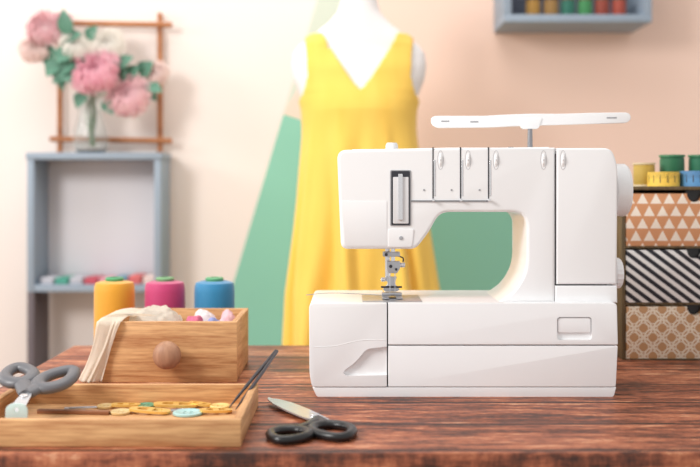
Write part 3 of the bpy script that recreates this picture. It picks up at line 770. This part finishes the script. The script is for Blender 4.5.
# ---------------------------------------------------------------- scissors
def scissors(tip,piv,h1,h2,r1,r2,nrm,hm,label,bs=1.0,hr=.0052,fl=.8):
    tip,piv,h1,h2=map(Vector,(tip,piv,h1,h2)); n=Vector(nrm).normalized()
    e=empty('scissors',piv,label,'scissors')
    e1=(tip-piv).normalized(); e2=n.cross(e1)
    L=(tip-piv).length
    for k,sgn in ((0,1),(1,-1)):
        bm=bmesh.new()
        prof=[(-.026,-.005*sgn),(-.020,.007*sgn),(0,.010*sgn),(L*.35,.0105*sgn),(L*.7,.0085*sgn),(L*.93,.004*sgn),(L,.0005*sgn),(L*.98,-.0006*sgn),(L*.6,-.0035*sgn),(0,-.007*sgn)]
        op=.03*sgn
        off=n*(.0012*sgn)
        def tr_(u,v,w):
            v*=bs
            u2=u*math.cos(op)-v*math.sin(op); v2=u*math.sin(op)+v*math.cos(op)
            return piv+e1*u2+e2*v2+off+n*w
        a=[bm.verts.new(tr_(u,v,-.001)) for u,v in prof]; b=[bm.verts.new(tr_(u,v,.001)) for u,v in prof]
        bm.faces.new(a); bm.faces.new(list(reversed(b)))
        for i in range(len(a)): bm.faces.new((a[i],b[i],b[(i+1)%len(a)],a[(i+1)%len(a)]))
        fin('blade',bm,M['bladem'],e,angle=20)
    cyl('pivot_screw',piv-n*.003,piv+n*.004,.0048,.0044,M['chrome'],e,20,.0006)
    for h,(ra,rb) in ((h1,r1),(h2,r2)):
        d=(h-piv).normalized(); s=n.cross(d)
        loop=[h+d*ra*math.cos(t)*(1+.08*math.cos(2*t))+s*rb*math.sin(t)*(1-.15*math.cos(t)) for t in [2*math.pi*i/36 for i in range(36)]]
        rr=[hr*(1+.25*max(0,-math.cos(2*math.pi*i/36))) for i in range(36)]
        bm=sweep_bm(loop,rr,seg=14,closed=True,normal=n,flat=fl)
        st=h-d*ra
        pth=smoothpath([piv-e1*.010,(piv-e1*.020).lerp(st,.45),st+d*.002],6)
        join_bm(bm,sweep_bm(pth,[hr*(1.05+.30*math.sin(math.pi*i/12)) for i in range(13)],seg=14,normal=n,flat=fl*.87))
        fin('handle',bm,hm,e,angle=60)
zs=TZ+.0056
def T(px,py,z=zs):
    D=(H-z)*F/(py-190); return Vector((X(px,D),D,z))
scissors(T(271,398.5),T(314,417.5),T(333,430.5),T(289,434.5),(.029,.0225),(.023,.0215),(0,0,1),M['black'],'scissors with black plastic handles lying on the table',bs=1.4,hr=.0060,fl=.85)
hA=P(19,375,1.215); hB=P(57,379,1.205)
piv=P(24,398,1.15)
nr=(hA-piv).cross(hB-piv).normalized()
if nr.y>0: nr=-nr
e1=((piv-(hA+hB)/2)); tip=piv+e1.normalized()*.062
scissors(tip,piv,hA,hB,(.023,.0165),(.027,.0165),nr,M['grey_rubber'],'scissors with grey handles resting in the wooden tray',bs=.8,hr=.0084,fl=.8)
bm=prism_bm(rpoly([(X(9,1.1),tzb,.003),(X(31,1.1),tzb,.003),(X(31,1.1),tzb+.031,.004),(X(26,1.1),tzb+.036,.004),(X(14,1.1),tzb+.036,.004),(X(9,1.1),tzb+.031,.004)]),1.088,1.090,.0004)
tg=fin('thread_card',bm,simple('mint_card',(206,228,224),.5))
cut(tg,cyl('c',(X(20,1.1),1.08,tzb+.029),(X(20,1.1),1.10,tzb+.029),.0025,.0025,None,seg=16,ret=True))
meta(tg,'pale mint card tag with a punched hole standing in the tray','tag')
# tweezers: two tapering arms joined at the far end
a=Vector((-.1415,1.17,.7680)); b=Vector((-.1235,1.25,.7862)); end=a+(b-a)*2.2
tw=empty('tweezers',end,'dark metal pointed tweezers leaning on the tray edge','tweezers')
side=Vector((1,0,-.3)).normalized(); dd=(end-a)
for s in (-1,1):
    pts=[end+side*s*.0010,a.lerp(end,.75)+side*s*.0020,a.lerp(end,.5)+side*s*.0030,a.lerp(end,.25)+side*s*.0036,a+side*s*.0040]
    rr=[.0022]*6+[.0025]*6+[.0023]*5+[.0019]*4+[.0014,.0011,.0008,.0005]
    sweep('arm',smoothpath(pts,6),rr,M['dkmetal'],tw,seg=8)

# ---------------------------------------------------------------- camera, light
cam=bpy.data.cameras.new('camera'); co=bpy.data.objects.new('camera',cam); COL.objects.link(co)
co.location=(0,0,H); co.rotation_euler=(math.radians(90),0,0)
cam.sensor_width=36; cam.lens=F*36/700; cam.shift_y=-43.5/700; cam.clip_start=.02
cam.dof.use_dof=True; cam.dof.focus_distance=1.33; cam.dof.aperture_fstop=3.4
SC.camera=co
def area(loc,target,size,power,col):
    l=bpy.data.lights.new('area_light','AREA'); l.size=size; l.energy=power; l.color=col
    o=bpy.data.objects.new('area_light',l); COL.objects.link(o); o.location=loc
    o.rotation_euler=(Vector(target)-Vector(loc)).to_track_quat('-Z','Y').to_euler()
area((-1.7,.35,2.1),(.1,1.6,.9),.7,42,(1,.98,.96))
area((-.3,2.1,2.9),(-.2,2.9,1.0),1.4,20,(1,.97,.94))
area((-2.3,2.0,1.75),(-.4,3.0,1.25),.45,9,(1,.96,.92))
w=bpy.data.worlds.new('w'); SC.world=w; w.use_nodes=True
w.node_tree.nodes['Background'].inputs[0].default_value=(1,.985,.97,1); w.node_tree.nodes['Background'].inputs[1].default_value=.78
SC.view_settings.view_transform='Standard'
